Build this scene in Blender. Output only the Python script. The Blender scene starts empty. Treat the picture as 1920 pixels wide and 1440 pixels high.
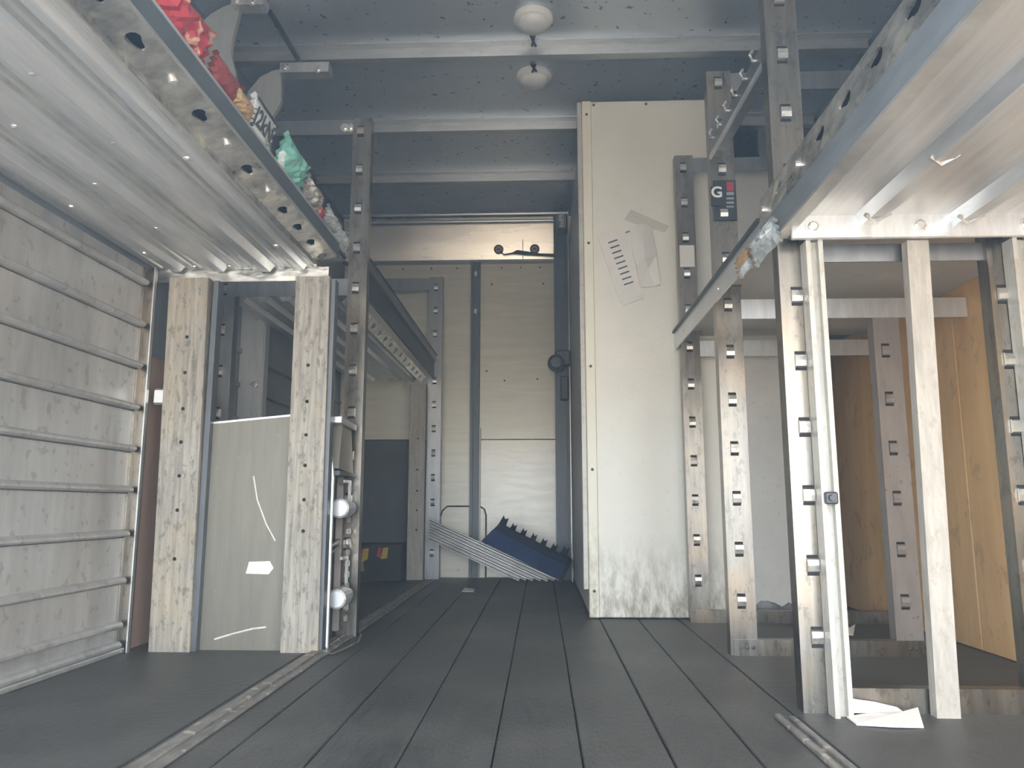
import bpy, bmesh, math, random
from mathutils import Vector, Matrix
random.seed(7)
scn = bpy.context.scene
col = scn.collection

# ------------------------------------------------------------------ camera
FPX, CX, CY = 1442.0, 960.0, 720.0
VPX, VPY, CAMZ = 1015.0, 950.0, 0.41
cam_d = bpy.data.cameras.new('camera')
cam_d.sensor_fit = 'HORIZONTAL'; cam_d.sensor_width = 36.0
cam_d.lens = 36.0 * FPX / 1920.0
cam_d.clip_start = 0.02
cam = bpy.data.objects.new('camera', cam_d); col.objects.link(cam)
yc = Vector(((VPX - CX) / FPX, -(VPY - CY) / FPX, 1.0)).normalized()      # world +Y in (right, up, forward)
zc = Vector((0, yc.z, -yc.y)).normalized()
xc = Vector((0, 0, 0))
xc = -yc.cross(zc) if (yc.cross(zc)).x < 0 else yc.cross(zc)
# world axes expressed in camera (right, up, fwd) -> rows; camera axes in world -> columns
right = Vector((xc.x, yc.x, zc.x)); up = Vector((xc.y, yc.y, zc.y)); fwd = Vector((xc.z, yc.z, zc.z))
m = Matrix((right, up, -fwd)).transposed().to_4x4()
m.translation = Vector((0, 0, CAMZ))
cam.matrix_world = m
scn.camera = cam

def on(px, py, x=None, y=None, z=None):
    """where the sight line of a photo pixel meets the plane x=, y= or z= (used only to read sizes off the photo)"""
    d = right * ((px - CX) / FPX) + up * (-(py - CY) / FPX) + fwd
    o = Vector((0, 0, CAMZ))
    t = ((x - o.x) / d.x) if x is not None else ((y - o.y) / d.y) if y is not None else ((z - o.z) / d.z)
    return o + d * t

# ------------------------------------------------------------------ light
SKY_STRENGTH = 8.5
SUN_STRENGTH = 20.0
scn.view_settings.view_transform = 'Standard'
scn.view_settings.look = 'None'
scn.view_settings.gamma = 1.0
scn.view_settings.use_curve_mapping = False
scn.view_settings.exposure = 0.14
w = bpy.data.worlds.new('sky'); scn.world = w; w.use_nodes = True
bg = w.node_tree.nodes['Background']
bg.inputs['Color'].default_value = (0.87, 0.96, 1.06, 1)
bg.inputs['Strength'].default_value = SKY_STRENGTH
sun_d = bpy.data.lights.new('sun', 'SUN'); sun_d.energy = SUN_STRENGTH; sun_d.angle = 0.02; sun_d.color = (1.0, 0.97, 0.92)
sun = bpy.data.objects.new('sun', sun_d); col.objects.link(sun)
sun.rotation_euler = (math.radians(-8), math.radians(22), 0)
sun.location = (3, -3, 8)
# sky light reaches the load space through the open rear doorway: a portal guides the sampling there
pd = bpy.data.lights.new('rear_doorway_portal', 'AREA'); pd.shape = 'RECTANGLE'; pd.size = 2.5; pd.size_y = 3.0
pd.cycles.is_portal = True
po = bpy.data.objects.new('rear_doorway_portal', pd); col.objects.link(po)
po.location = (0.0, -0.02, 0.72); po.rotation_euler = (math.radians(90), 0, 0)
try:
    scn.cycles.use_denoising = True
    scn.cycles.max_bounces = 12; scn.cycles.diffuse_bounces = 7; scn.cycles.glossy_bounces = 6
    scn.cycles.sample_clamp_indirect = 8.0
    scn.cycles.caustics_reflective = True
except Exception:
    pass

# ------------------------------------------------------------------ materials
MATS = {}
def mat(name, c, c2=None, metal=0.0, rough=0.5, scale=6.0, stretch=(1, 1, 1), amt=0.5, spots=None, spot_scale=40, spot_cut=0.68,
        bump=0.0, bump_scale=60, spot_amt=0.8, rvar=0.12, big=None, big_scale=1.5, big_amt=0.5, transmission=0.0, alpha=1.0, spot_stretch=None, dirt=None, spec=None):
    """procedural material: base colour with stretched grain, optional blotches (big) and optional specks (spots)"""
    mt = bpy.data.materials.new(name); mt.use_nodes = True
    nt = mt.node_tree; N = nt.nodes; L = nt.links
    b = N['Principled BSDF']
    tc = N.new('ShaderNodeNewGeometry')
    mp = N.new('ShaderNodeMapping'); mp.inputs['Scale'].default_value = stretch
    L.new(tc.outputs['Position'], mp.inputs['Vector'])
    nz = N.new('ShaderNodeTexNoise'); nz.inputs['Scale'].default_value = scale; nz.inputs['Detail'].default_value = 5
    nz.inputs['Roughness'].default_value = 0.65
    L.new(mp.outputs['Vector'], nz.inputs['Vector'])
    rp = N.new('ShaderNodeValToRGB'); rp.color_ramp.elements[0].position = 0.32; rp.color_ramp.elements[1].position = 0.68
    c2 = c2 or tuple(v * 0.72 for v in c)
    rp.color_ramp.elements[0].color = (*c2, 1); rp.color_ramp.elements[1].color = (*c, 1)
    L.new(nz.outputs['Fac'], rp.inputs['Fac'])
    out = rp.outputs['Color']
    def blend(fac_out, colr, amount, src):
        mx = N.new('ShaderNodeMix'); mx.data_type = 'RGBA'
        ml = N.new('ShaderNodeMath'); ml.operation = 'MULTIPLY'; ml.inputs[1].default_value = amount
        L.new(fac_out, ml.inputs[0]); L.new(ml.outputs[0], mx.inputs['Factor'])
        L.new(src, mx.inputs['A']); mx.inputs['B'].default_value = (*colr, 1)
        return mx.outputs['Result']
    if big:
        n2 = N.new('ShaderNodeTexNoise'); n2.inputs['Scale'].default_value = big_scale; n2.inputs['Detail'].default_value = 3
        L.new(tc.outputs['Position'], n2.inputs['Vector'])
        r2 = N.new('ShaderNodeValToRGB'); r2.color_ramp.elements[0].position = 0.45; r2.color_ramp.elements[1].position = 0.7
        L.new(n2.outputs['Fac'], r2.inputs['Fac'])
        out = blend(r2.outputs['Color'], big, big_amt, out)
    if spots:
        n3 = N.new('ShaderNodeTexNoise'); n3.inputs['Scale'].default_value = spot_scale; n3.inputs['Detail'].default_value = 2 if spot_stretch is None else 7; n3.inputs['Roughness'].default_value = .5 if spot_stretch is None else .75
        m3 = N.new('ShaderNodeMapping'); m3.inputs['Scale'].default_value = spot_stretch or (1, 1, 1)
        L.new(tc.outputs['Position'], m3.inputs['Vector']); L.new(m3.outputs['Vector'], n3.inputs['Vector'])
        r3 = N.new('ShaderNodeValToRGB'); r3.color_ramp.elements[0].position = spot_cut; r3.color_ramp.elements[1].position = spot_cut + 0.05
        L.new(n3.outputs['Fac'], r3.inputs['Fac'])
        out = blend(r3.outputs['Color'], spots, spot_amt, out)
    if dirt:                                                         # grime splashed up from the floor: colour, height, amount
        sx = N.new('ShaderNodeSeparateXYZ'); L.new(tc.outputs['Position'], sx.inputs[0])
        md = N.new('ShaderNodeMapRange'); md.inputs['From Min'].default_value = dirt[1]; md.inputs['From Max'].default_value = 0.0
        L.new(sx.outputs['Z'], md.inputs['Value'])
        nd = N.new('ShaderNodeTexNoise'); nd.inputs['Scale'].default_value = 22; nd.inputs['Detail'].default_value = 8; nd.inputs['Roughness'].default_value = .75
        mq = N.new('ShaderNodeMapping'); mq.inputs['Scale'].default_value = (1.6, 1.6, .5)
        L.new(tc.outputs['Position'], mq.inputs['Vector']); L.new(mq.outputs['Vector'], nd.inputs['Vector'])
        rd = N.new('ShaderNodeValToRGB'); rd.color_ramp.elements[0].position = .40; rd.color_ramp.elements[1].position = .62
        L.new(nd.outputs['Fac'], rd.inputs['Fac'])
        mm = N.new('ShaderNodeMath'); mm.operation = 'MULTIPLY'; L.new(md.outputs['Result'], mm.inputs[0]); L.new(rd.outputs['Color'], mm.inputs[1])
        out = blend(mm.outputs[0], dirt[0], dirt[2], out)
    L.new(out, b.inputs['Base Color'])
    b.inputs['Metallic'].default_value = metal
    mr = N.new('ShaderNodeMapRange'); mr.inputs['To Min'].default_value = max(0.05, rough - rvar); mr.inputs['To Max'].default_value = min(1, rough + rvar)
    L.new(nz.outputs['Fac'], mr.inputs['Value']); L.new(mr.outputs['Result'], b.inputs['Roughness'])
    if spec is not None: b.inputs['Specular IOR Level'].default_value = spec
    if transmission: b.inputs['Transmission Weight'].default_value = transmission
    if alpha < 1: b.inputs['Alpha'].default_value = alpha
    if bump:
        n4 = N.new('ShaderNodeTexNoise'); n4.inputs['Scale'].default_value = bump_scale
        L.new(mp.outputs['Vector'], n4.inputs['Vector'])
        bp = N.new('ShaderNodeBump'); bp.inputs['Strength'].default_value = bump; bp.inputs['Distance'].default_value = 0.01
        L.new(n4.outputs['Fac'], bp.inputs['Height']); L.new(bp.outputs['Normal'], b.inputs['Normal'])
    MATS[name] = mt
    return mt

mat('floor_plank', (0.070, 0.068, 0.064), (0.028, 0.028, 0.0275), rough=0.48, scale=8, stretch=(4, 1.2, 1), bump=0.2, bump_scale=40, big=(0.105, 0.10, 0.092), big_scale=2.6, big_amt=.6)
mat('floor_sheet', (0.080, 0.078, 0.075), (0.050, 0.049, 0.048), rough=0.5, scale=6, bump=0.15, bump_scale=40, big=(0.09, 0.085, 0.078), big_scale=3)
mat('floor_gap', (0.014, 0.015, 0.016), rough=0.9)
mat('strip_metal', (0.30, 0.28, 0.25), (0.13, 0.12, 0.115), metal=0.3, rough=0.5, scale=14, stretch=(4, 1, 1), spots=(0.5, 0.46, 0.4), spot_scale=30, spot_cut=.62)
mat('roof_sheet', (0.66, 0.72, 0.79), (0.56, 0.62, 0.69), metal=0.55, rough=0.33, scale=2, bump=0.4, bump_scale=3.2, spots=(0.13, 0.115, 0.10), spot_scale=38, spot_cut=.665, spot_amt=.8)  # bluish tint carries the veil under the roof; the sheet is near neutral
mat('roof_bow_metal', (0.62, 0.64, 0.65), (0.48, 0.50, 0.51), metal=0.6, rough=0.36, scale=40, stretch=(.2, 1, 1), spots=(.36, .35, .33), spot_scale=60)
mat('wall_sheet', (0.38, 0.42, 0.47), (0.29, 0.33, 0.37), metal=0.4, rough=0.5, scale=3, bump=0.05)
mat('slat_metal', (0.70, 0.70, 0.69), (0.52, 0.52, 0.515), metal=0.65, rough=0.38, scale=5, stretch=(1, 3, .5), big=(0.50, 0.43, 0.35), big_scale=2.2, big_amt=.4, spots=(.30, .265, .23), spot_scale=34, spot_cut=.62, spot_amt=.35)
mat('bright_alu', (0.72, 0.72, 0.69), (0.52, 0.52, 0.50), metal=0.7, rough=0.36, scale=12, stretch=(1, 1, .3))
mat('shelf_alu', (0.81, 0.83, 0.85), (0.62, 0.64, 0.66), metal=0.6, rough=0.36, scale=9, stretch=(5, .35, 1), big=(0.64, 0.60, 0.54), big_scale=3, big_amt=.35, bump=0.08, bump_scale=10, rvar=.1)
mat('lip_alu', (0.86, 0.84, 0.78), (0.30, 0.30, 0.29), metal=0.85, rough=0.32, scale=9, stretch=(1, 1.6, 3), bump=.35, bump_scale=14, spots=(.95, .90, .78), spot_scale=14, spot_cut=.60, spot_amt=.7, rvar=.15)
mat('lip_dark', (0.155, 0.18, 0.20), (0.115, 0.135, 0.15), metal=0.3, rough=0.45, scale=8, stretch=(1, 1, 3))  # dark reflection on the left lip metal, put into the colour
mat('lip_grey', (0.36, 0.395, 0.42), (0.26, 0.29, 0.315), metal=0.5, rough=0.4, scale=10, stretch=(1, .6, 4))  # right lip face: duller reflection of the same metal, set as colour
mat('galv_post', (0.31, 0.29, 0.255), (0.185, 0.17, 0.15), metal=1.0, rough=0.31, scale=12, stretch=(4, 4, .4), big=(0.38, 0.29, 0.20), big_scale=6, big_amt=.5, spots=(.12, .11, .10), spot_scale=28, spot_stretch=(2, 2, 1), spot_cut=.545, spot_amt=.5, rvar=.1)
mat('dark_post', (0.36, 0.365, 0.365), (0.26, 0.265, 0.27), metal=0.95, rough=0.38, scale=10, stretch=(3, 3, .7))
mat('brown_post', (0.36, 0.315, 0.28), (0.27, 0.235, 0.21), metal=0.3, rough=0.5, scale=10, stretch=(3, 3, .7), spots=(.2, .17, .15), spot_scale=45)
mat('channel_white', (0.56, 0.545, 0.49), (0.42, 0.40, 0.355), metal=0.1, rough=0.42, scale=14, stretch=(3, 3, .4), spots=(.36, .28, .20), spot_scale=30, spot_stretch=(2, 2, 1), spot_cut=.545, spot_amt=.5)
mat('channel_pale', (0.92, 0.88, 0.72), (0.85, 0.81, 0.66), metal=0.2, rough=.3, scale=6)
mat('worn_board', (0.46, 0.42, 0.355), (0.20, 0.18, 0.15), rough=0.6, scale=20, stretch=(4, 4, .22), big=(0.50, 0.40, 0.25), big_scale=6, big_amt=.4, spots=(.11, .11, .09), spot_scale=26, spot_stretch=(2, 2, .8), spot_cut=.535, spot_amt=.6, bump=.15)
mat('pale_board', (0.50, 0.46, 0.40), (0.35, 0.32, 0.275), rough=0.6, scale=18, stretch=(3, 3, .5), spots=(.34, .28, .22), spot_scale=30, spot_stretch=(2, 2, 1), spot_cut=.545, spot_amt=.5)
mat('grey_panel', (0.225, 0.205, 0.165), (0.18, 0.165, 0.135), metal=0.2, rough=0.45, scale=10, stretch=(4, 1, .4), spots=(.3, .28, .25), spot_scale=60, spot_cut=.7, spot_amt=.5)
mat('white_scuff', (0.88, 0.86, 0.78), (0.66, 0.63, 0.56), rough=0.7, scale=50)
mat('cabinet_white', (0.80, 0.775, 0.675), (0.74, 0.715, 0.625), rough=0.42, scale=4, spots=(.62, .60, .52), spot_scale=45, spot_cut=.66, spot_amt=.35, bump=.06, bump_scale=90, dirt=((.22, .18, .12), .32, .9))
mat('cabinet_trim', (0.84, 0.80, 0.66), (0.78, 0.74, 0.60), rough=0.45, scale=5, dirt=((.25, .20, .14), .4, .9))
mat('partition_grey', (0.62, 0.61, 0.57), (0.54, 0.53, 0.49), rough=0.5, scale=5, spots=(.42, .41, .38), spot_scale=50, spot_cut=.66, spot_amt=.5)
mat('front_panel_skin', (0.76, 0.725, 0.60), (0.64, 0.61, 0.51), rough=0.36, metal=.15, scale=9, stretch=(.4, 1, 4), spots=(.4, .38, .33), spot_scale=35, spot_cut=.70, spot_amt=.5, big=(.62, .63, .53), big_scale=2.5)
mat('kick_metal', (0.74, 0.71, 0.62), (0.58, 0.555, 0.49), rough=.38, metal=.25, scale=14, stretch=(.5, 1, 3), spots=(.6, .57, .5), spot_scale=50, spot_cut=.6, spot_amt=.5)
mat('header_metal', (0.72, 0.70, 0.64), (0.55, 0.54, 0.50), metal=1.0, rough=.27, scale=3, stretch=(.3, 1, 2), bump=.08, bump_scale=5, rvar=.05)
mat('dark_panel', (0.10, 0.108, 0.11), (0.078, 0.085, 0.087), rough=.55, scale=6)
mat('plywood', (0.92, 0.60, 0.28), (0.78, 0.48, 0.21), rough=.5, scale=5, stretch=(1, 3, .35), big=(0.70, 0.43, 0.20), big_scale=3, big_amt=.4, spots=(.40, .25, .12), spot_scale=14, spot_stretch=(1, 1, .6), spot_cut=.56, spot_amt=.35)
mat('pink_wood', (0.50, 0.34, 0.25), (0.40, 0.27, 0.20), rough=.6, scale=8, stretch=(2, 2, .4))
mat('black_hole', (0.02, 0.02, 0.02), rough=.8)
mat('dark_steel', (0.10, 0.105, 0.11), (0.06, 0.065, 0.07), metal=.4, rough=.45, scale=20)
mat('chrome', (0.82, 0.82, 0.80), (0.7, 0.7, 0.68), metal=.9, rough=.22, scale=20)
mat('bolt_metal', (0.80, 0.79, 0.76), (0.55, 0.54, 0.52), metal=.7, rough=.3, scale=60)
mat('lamp_lens', (0.80, 0.80, 0.78), (0.76, 0.76, 0.74), rough=.3, scale=10)
mat('lamp_rim', (0.88, 0.88, 0.82), (0.82, 0.82, 0.76), rough=.35, scale=10)
mat('cable_black', (0.03, 0.035, 0.04), rough=.5)
mat('marker_ring', (0.20, 0.06, 0.03), (0.12, 0.05, 0.03), rough=.4, scale=30)
mat('marker_body', (0.50, 0.42, 0.33), rough=.4)
mat('marker_dark', (0.05, 0.04, 0.04), rough=.4)
mat('blue_plastic', (0.010, 0.020, 0.055), (0.007, 0.014, 0.036), rough=.6, spec=.15, scale=12, spots=(.02, .035, .08), spot_scale=40)
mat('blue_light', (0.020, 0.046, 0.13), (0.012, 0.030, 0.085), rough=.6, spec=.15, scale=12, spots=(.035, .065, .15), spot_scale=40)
mat('tube_metal', (0.50, 0.48, 0.44), (0.22, 0.215, 0.20), metal=.6, rough=.35, scale=20, stretch=(.5, 1, 1))
mat('paper', (0.92, 0.89, 0.84), (0.86, 0.82, 0.77), rough=.7, scale=12)
mat('paper_grey', (0.74, 0.71, 0.65), (0.68, 0.65, 0.60), rough=.5, scale=8)
mat('ink', (0.10, 0.10, 0.10), rough=.7)
mat('red_pack', (0.50, 0.07, 0.09), (0.36, 0.04, 0.06), rough=.3, scale=18, spots=(.75, .50, .35), spot_scale=30, spot_cut=.57)
mat('maroon_pack', (0.30, 0.07, 0.07), (0.22, 0.05, 0.05), rough=.4)
mat('tan_pack', (0.52, 0.36, 0.20), (0.34, 0.22, 0.12), rough=.4, scale=30)
mat('white_pack', (0.80, 0.84, 0.86), (0.70, 0.75, 0.78), rough=.35)
mat('green_pack', (0.12, 0.45, 0.36), (0.30, 0.58, 0.50), rough=.3, scale=22, spots=(.82, .9, .88), spot_scale=14, spot_cut=.58)
mat('foil_pack', (0.55, 0.52, 0.47), (0.25, 0.22, 0.20), metal=.4, rough=.25, scale=40)
mat('clear_wrap', (0.62, 0.66, 0.66), (0.45, 0.48, 0.48), rough=.2, scale=30, metal=.3)
mat('sticker_black', (0.035, 0.04, 0.045), rough=.4)
mat('sticker_white', (0.80, 0.79, 0.75), rough=.5)
mat('sticker_red', (0.40, 0.06, 0.08), rough=.5)
mat('sticker_grey', (0.30, 0.31, 0.33), rough=.5)
mat('tape_grey', (0.62, 0.60, 0.53), (0.56, 0.545, 0.48), rough=.35)
mat('carton_navy', (0.022, 0.024, 0.026), rough=.5)
mat('steel_mid', (0.15, 0.16, 0.17), (0.10, 0.11, 0.12), metal=.3, rough=.45, scale=12, stretch=(3, 3, .5))
mat('clip_metal', (0.62, 0.59, 0.53), (0.45, 0.43, 0.39), metal=.85, rough=.3, scale=40)
mat('form_paper', (0.78, 0.745, 0.69), (0.72, 0.69, 0.63), rough=.6, scale=12)
mat('angle_grey', (0.62, 0.63, 0.62), (0.50, 0.51, 0.50), metal=.2, rough=.45, scale=10, stretch=(3, 3, .5))
mat('carton_red', (0.55, 0.06, 0.08), rough=.5)
mat('carton_yellow', (0.60, 0.45, 0.05), rough=.5)
mat('carton_olive', (0.22, 0.21, 0.06), rough=.5)
mat('asphalt', (0.42, 0.40, 0.37), (0.34, 0.325, 0.30), rough=.9, scale=3)

# ------------------------------------------------------------------ mesh helpers
class MB:
    def __init__(s): s.v = []; s.f = []; s.mi = []; s.cur = 0; s.smooth = False
    def add(s, verts, faces):
        o = len(s.v); s.v += [Vector(p) for p in verts]
        s.f += [tuple(i + o for i in f) for f in faces]; s.mi += [s.cur] * len(faces)
        return s
    def box(s, x0, x1, y0, y1, z0, z1):
        x0, x1 = sorted((x0, x1)); y0, y1 = sorted((y0, y1)); z0, z1 = sorted((z0, z1))
        v = [(x0, y0, z0), (x1, y0, z0), (x1, y1, z0), (x0, y1, z0), (x0, y0, z1), (x1, y0, z1), (x1, y1, z1), (x0, y1, z1)]
        return s.add(v, [(0, 3, 2, 1), (4, 5, 6, 7), (0, 1, 5, 4), (1, 2, 6, 5), (2, 3, 7, 6), (3, 0, 4, 7)])
    def cbox(s, x0, x1, y0, y1, z0, z1, b=0.004):
        """box with chamfered edges"""
        bm = bmesh.new(); bmesh.ops.create_cube(bm, size=1.0)
        for v in bm.verts:
            v.co = Vector(((x0 + x1) / 2 + v.co.x * (x1 - x0), (y0 + y1) / 2 + v.co.y * (y1 - y0), (z0 + z1) / 2 + v.co.z * (z1 - z0)))
        bmesh.ops.bevel(bm, geom=bm.edges[:], offset=b, segments=1, affect='EDGES')
        return s.frombm(bm)
    def frombm(s, bm):
        bm.normal_update(); bm.verts.index_update()
        s.add([v.co.copy() for v in bm.verts], [tuple(v.index for v in f.verts) for f in bm.faces]); bm.free()
        return s
    def prism(s, poly, axis, a, b):
        """polygon in the two other axes (in x,y,z order) extruded along axis from a to b"""
        def P(p, t):
            return (t, p[0], p[1]) if axis == 'x' else (p[0], t, p[1]) if axis == 'y' else (p[0], p[1], t)
        n = len(poly)
        v = [P(p, a) for p in poly] + [P(p, b) for p in poly]
        f = [tuple(range(n)), tuple(range(2 * n - 1, n - 1, -1))] + [(i, i + n, (i + 1) % n + n, (i + 1) % n) for i in range(n)]
        return s.add(v, f)
    def plate(s, outer, holes, to3, thick):
        """flat plate with real holes: outer + hole outlines in 2D, to3 maps (u, v, w) to space"""
        bm = bmesh.new()
        for loop in [outer] + holes:
            vs = [bm.verts.new((p[0], p[1], 0)) for p in loop]
            for i in range(len(vs)): bm.edges.new((vs[i], vs[(i + 1) % len(vs)]))
        bmesh.ops.triangle_fill(bm, use_beauty=True, use_dissolve=False, edges=bm.edges[:])
        r = bmesh.ops.extrude_face_region(bm, geom=bm.faces[:])
        for e in r['geom']:
            if isinstance(e, bmesh.types.BMVert): e.co.z = thick
        bmesh.ops.recalc_face_normals(bm, faces=bm.faces[:])
        for v in bm.verts: v.co = Vector(to3(*v.co))
        return s.frombm(bm)
    def tube(s, pts, r, n=8, cap=True):
        pts = [Vector(p) for p in pts]; rings = []
        for i, p in enumerate(pts):
            t = (pts[min(i + 1, len(pts) - 1)] - pts[max(i - 1, 0)]).normalized()
            a = t.cross(Vector((0, 0, 1)))
            if a.length < 1e-3: a = t.cross(Vector((1, 0, 0)))
            a.normalize(); b = t.cross(a)
            rr = r[i] if isinstance(r, (list, tuple)) else r
            rings.append([p + (a * math.cos(k * 2 * math.pi / n) + b * math.sin(k * 2 * math.pi / n)) * rr for k in range(n)])
        v = [q for rg in rings for q in rg]; f = []
        for i in range(len(rings) - 1):
            for k in range(n):
                f.append((i * n + k, i * n + (k + 1) % n, (i + 1) * n + (k + 1) % n, (i + 1) * n + k))
        if cap: f += [tuple(range(n))[::-1], tuple(range((len(rings) - 1) * n, len(rings) * n))]
        return s.add(v, f)
    def lathe(s, c, axis, prof, n=20):
        """prof: list of (radius, offset along axis)"""
        ax = Vector(axis).normalized(); a = ax.orthogonal().normalized(); b = ax.cross(a); c = Vector(c)
        v = []; f = []
        for r, h in prof:
            v += [c + ax * h + (a * math.cos(k * 2 * math.pi / n) + b * math.sin(k * 2 * math.pi / n)) * r for k in range(n)]
        for i in range(len(prof) - 1):
            for k in range(n): f.append((i * n + k, i * n + (k + 1) % n, (i + 1) * n + (k + 1) % n, (i + 1) * n + k))
        f += [tuple(range(n))[::-1], tuple(range((len(prof) - 1) * n, len(prof) * n))]
        return s.add(v, f)
    def bar(s, p, q, w, h, upv=(0, 0, 1)):
        p = Vector(p); q = Vector(q); t = (q - p).normalized(); a = t.cross(Vector(upv)).normalized(); b = a.cross(t)
        v = [e + a * sx * w / 2 + b * sz * h / 2 for e in (p, q) for sx, sz in ((-1, -1), (1, -1), (1, 1), (-1, 1))]
        return s.add(v, [(0, 1, 2, 3), (7, 6, 5, 4), (0, 4, 5, 1), (1, 5, 6, 2), (2, 6, 7, 3), (3, 7, 4, 0)])
    def mesh(s, name, mats, off=Vector((0, 0, 0))):
        me = bpy.data.meshes.new(name)
        me.from_pydata([tuple(p - off) for p in s.v], [], s.f)
        for mm in (mats if isinstance(mats, (list, tuple)) else [mats]): me.materials.append(MATS[mm])
        for i, p in enumerate(me.polygons):
            p.material_index = s.mi[i]; p.use_smooth = s.smooth
        me.validate(); me.update()
        bm = bmesh.new(); bm.from_mesh(me); bmesh.ops.recalc_face_normals(bm, faces=bm.faces[:]); bm.to_mesh(me); bm.free()
        return me

def root_loc(o):
    p = Vector((0, 0, 0))
    while o is not None: p += Vector(o.location); o = o.parent
    return p
def tag(o, label=None, cat=None, group=None, kind=None):
    if label: o['label'] = label
    if cat: o['category'] = cat
    if group: o['group'] = group
    if kind: o['kind'] = kind
    return o
def build(name, mb, mats, parent=None, loc=None):
    """one mesh object; vertices are given in world space"""
    off = root_loc(parent) if parent is not None else Vector(loc if loc is not None else (0, 0, 0))
    o = bpy.data.objects.new(name, mb.mesh(name, mats, off)); col.objects.link(o)
    if parent is not None: o.parent = parent
    else: o.location = off
    return o
def thing(name, label, cat, loc, group=None, kind=None):
    o = bpy.data.objects.new(name, None); col.objects.link(o); o.location = loc; o.empty_display_size = 0.1
    return tag(o, label, cat, group, kind)
def struct(name, mb, mats):
    return tag(build(name, mb, mats), kind='structure')
def instance(name, me, parent, at):
    o = bpy.data.objects.new(name, me); col.objects.link(o); o.parent = parent
    o.location = Vector(at) - root_loc(parent)
    return o
def chan(mb, x0, x1, y0, y1, z0, z1, t=0.004, open_back=True):
    """vertical C channel: web at y0, flanges running back to y1"""
    mb.box(x0, x1, y0, y0 + t, z0, z1); mb.box(x0, x0 + t, y0 + t, y1, z0, z1); mb.box(x1 - t, x1, y0 + t, y1, z0, z1)
    return mb

# shared small pieces
def clip_mesh():
    m_ = MB(); m_.cur = 1
    m_.box(-.0115, .0115, -.0012, .001, -.021, .021)             # punched slot behind the tab
    m_.cur = 0
    m_.prism([(-.001, -.015), (-.007, -.012), (-.009, 0), (-.007, .012), (-.001, .015)], 'x', -.0115, .0115)
    return m_.mesh('slot_clip', ['clip_metal', 'black_hole'])
CLIP = clip_mesh()
def clip_dark():
    me = CLIP.copy(); me.materials[0] = MATS['brown_post']; return me
CLIP_B = clip_dark()
def bolt_mesh(r=.011, h=.008):
    m_ = MB(); m_.lathe((0, 0, 0), (0, -1, 0), [(r * 1.5, 0), (r * 1.5, h * .2), (r, h * .22), (r, h * .8), (r * .75, h)], 8)
    return m_.mesh('bolt', 'bolt_metal')
BOLT_Y = bolt_mesh()                                               # head towards -y
def rivet_down():
    m_ = MB(); m_.lathe((0, 0, 0), (0, 0, -1), [(.009, 0), (.008, .003), (.004, .006)], 8); return m_.mesh('rivet', 'bolt_metal')
RIVET_Z = rivet_down()
def screw_y():
    m_ = MB(); m_.lathe((0, 0, 0), (0, -1, 0), [(.006, 0), (.0055, .002), (.003, .003)], 8); return m_.mesh('screw', 'dark_steel')
SCREW = screw_y()
def hole_y():
    m_ = MB(); m_.lathe((0, 0, 0), (0, -1, 0), [(.0055, 0), (.0055, .0012)], 10); return m_.mesh('screw_hole', 'black_hole')
HOLE = hole_y()
CLIP_Z = [.147 + .1434 * k for k in range(12)]

# ================================================================== STRUCTURE
YR, YF = 0.06, 4.66          # open rear end, front bulkhead
# ground outside, in daylight behind the truck
g = struct('ground', MB().box(-14, 14, -16, 10, -.86, -.80), 'asphalt')
# floor: subfloor with planks
fl = struct('floor', MB().box(-1.25, 1.31, YR, YF, -.08, -.014), 'floor_gap')
seams = [-.675, -.53, -.382, -.236, -.083, .065, .213, .354, .502]
for a, b in zip(seams[:-1], seams[1:]):
    build('plank', MB().cbox(a + .0016, b - .0016, YR, YF - .04, -.014, 0.0, .002), 'floor_plank', fl)
build('floor_sheet', MB().cbox(-1.235, -.678, YR, YF - .04, -.014, 0.0, .002), 'floor_sheet', fl)
build('floor_sheet', MB().cbox(.505, 1.295, YR, YF - .04, -.014, 0.0, .002), 'floor_sheet', fl)
s_ = MB(); s_.cbox(-.655, -.628, YR, 4.40, 0, .007, .002); s_.cbox(-.612, -.600, YR, 4.40, 0, .006, .002)
s_.box(-.628, -.612, YR, 4.40, 0, .002)
build('floor_strip', s_, 'strip_metal', fl)
s_ = MB(); s_.cbox(.455, .468, YR, 1.615, 0, .008, .002); s_.cbox(.478, .492, YR, 1.60, 0, .008, .002); s_.box(.468, .478, YR, 1.6, 0, .002)
build('floor_strip', s_, 'strip_metal', fl)
# ceiling
ZC = 2.20
ce = struct('ceiling', MB().box(-1.25, 1.31, YR, YF, ZC, ZC + .03), 'roof_sheet')
for by in (.97, 1.57, 2.17, 2.79, 3.39, 3.96):
    mb = MB(); mb.prism([(by - .020, 2.155), (by + .020, 2.155), (by + .020, ZC), (by + .016, ZC), (by + .016, 2.159), (by - .016, 2.159), (by - .016, ZC), (by - .020, ZC)], 'x', -1.22, 1.27)
    mb.box(-1.22, 1.27, by - .055, by - .020, ZC - .004, ZC); mb.box(-1.22, 1.27, by + .020, by + .055, ZC - .004, ZC)
    build('roof_bow', mb, 'roof_bow_metal', ce)
mb = MB()
for y_, z_ in ((4.44, 2.165), (4.52, 2.15)): mb.tube([(-1.2, y_, z_), (.17, y_, z_)], .011, 8)
build('roof_bow', mb, 'roof_bow_metal', ce)
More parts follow.
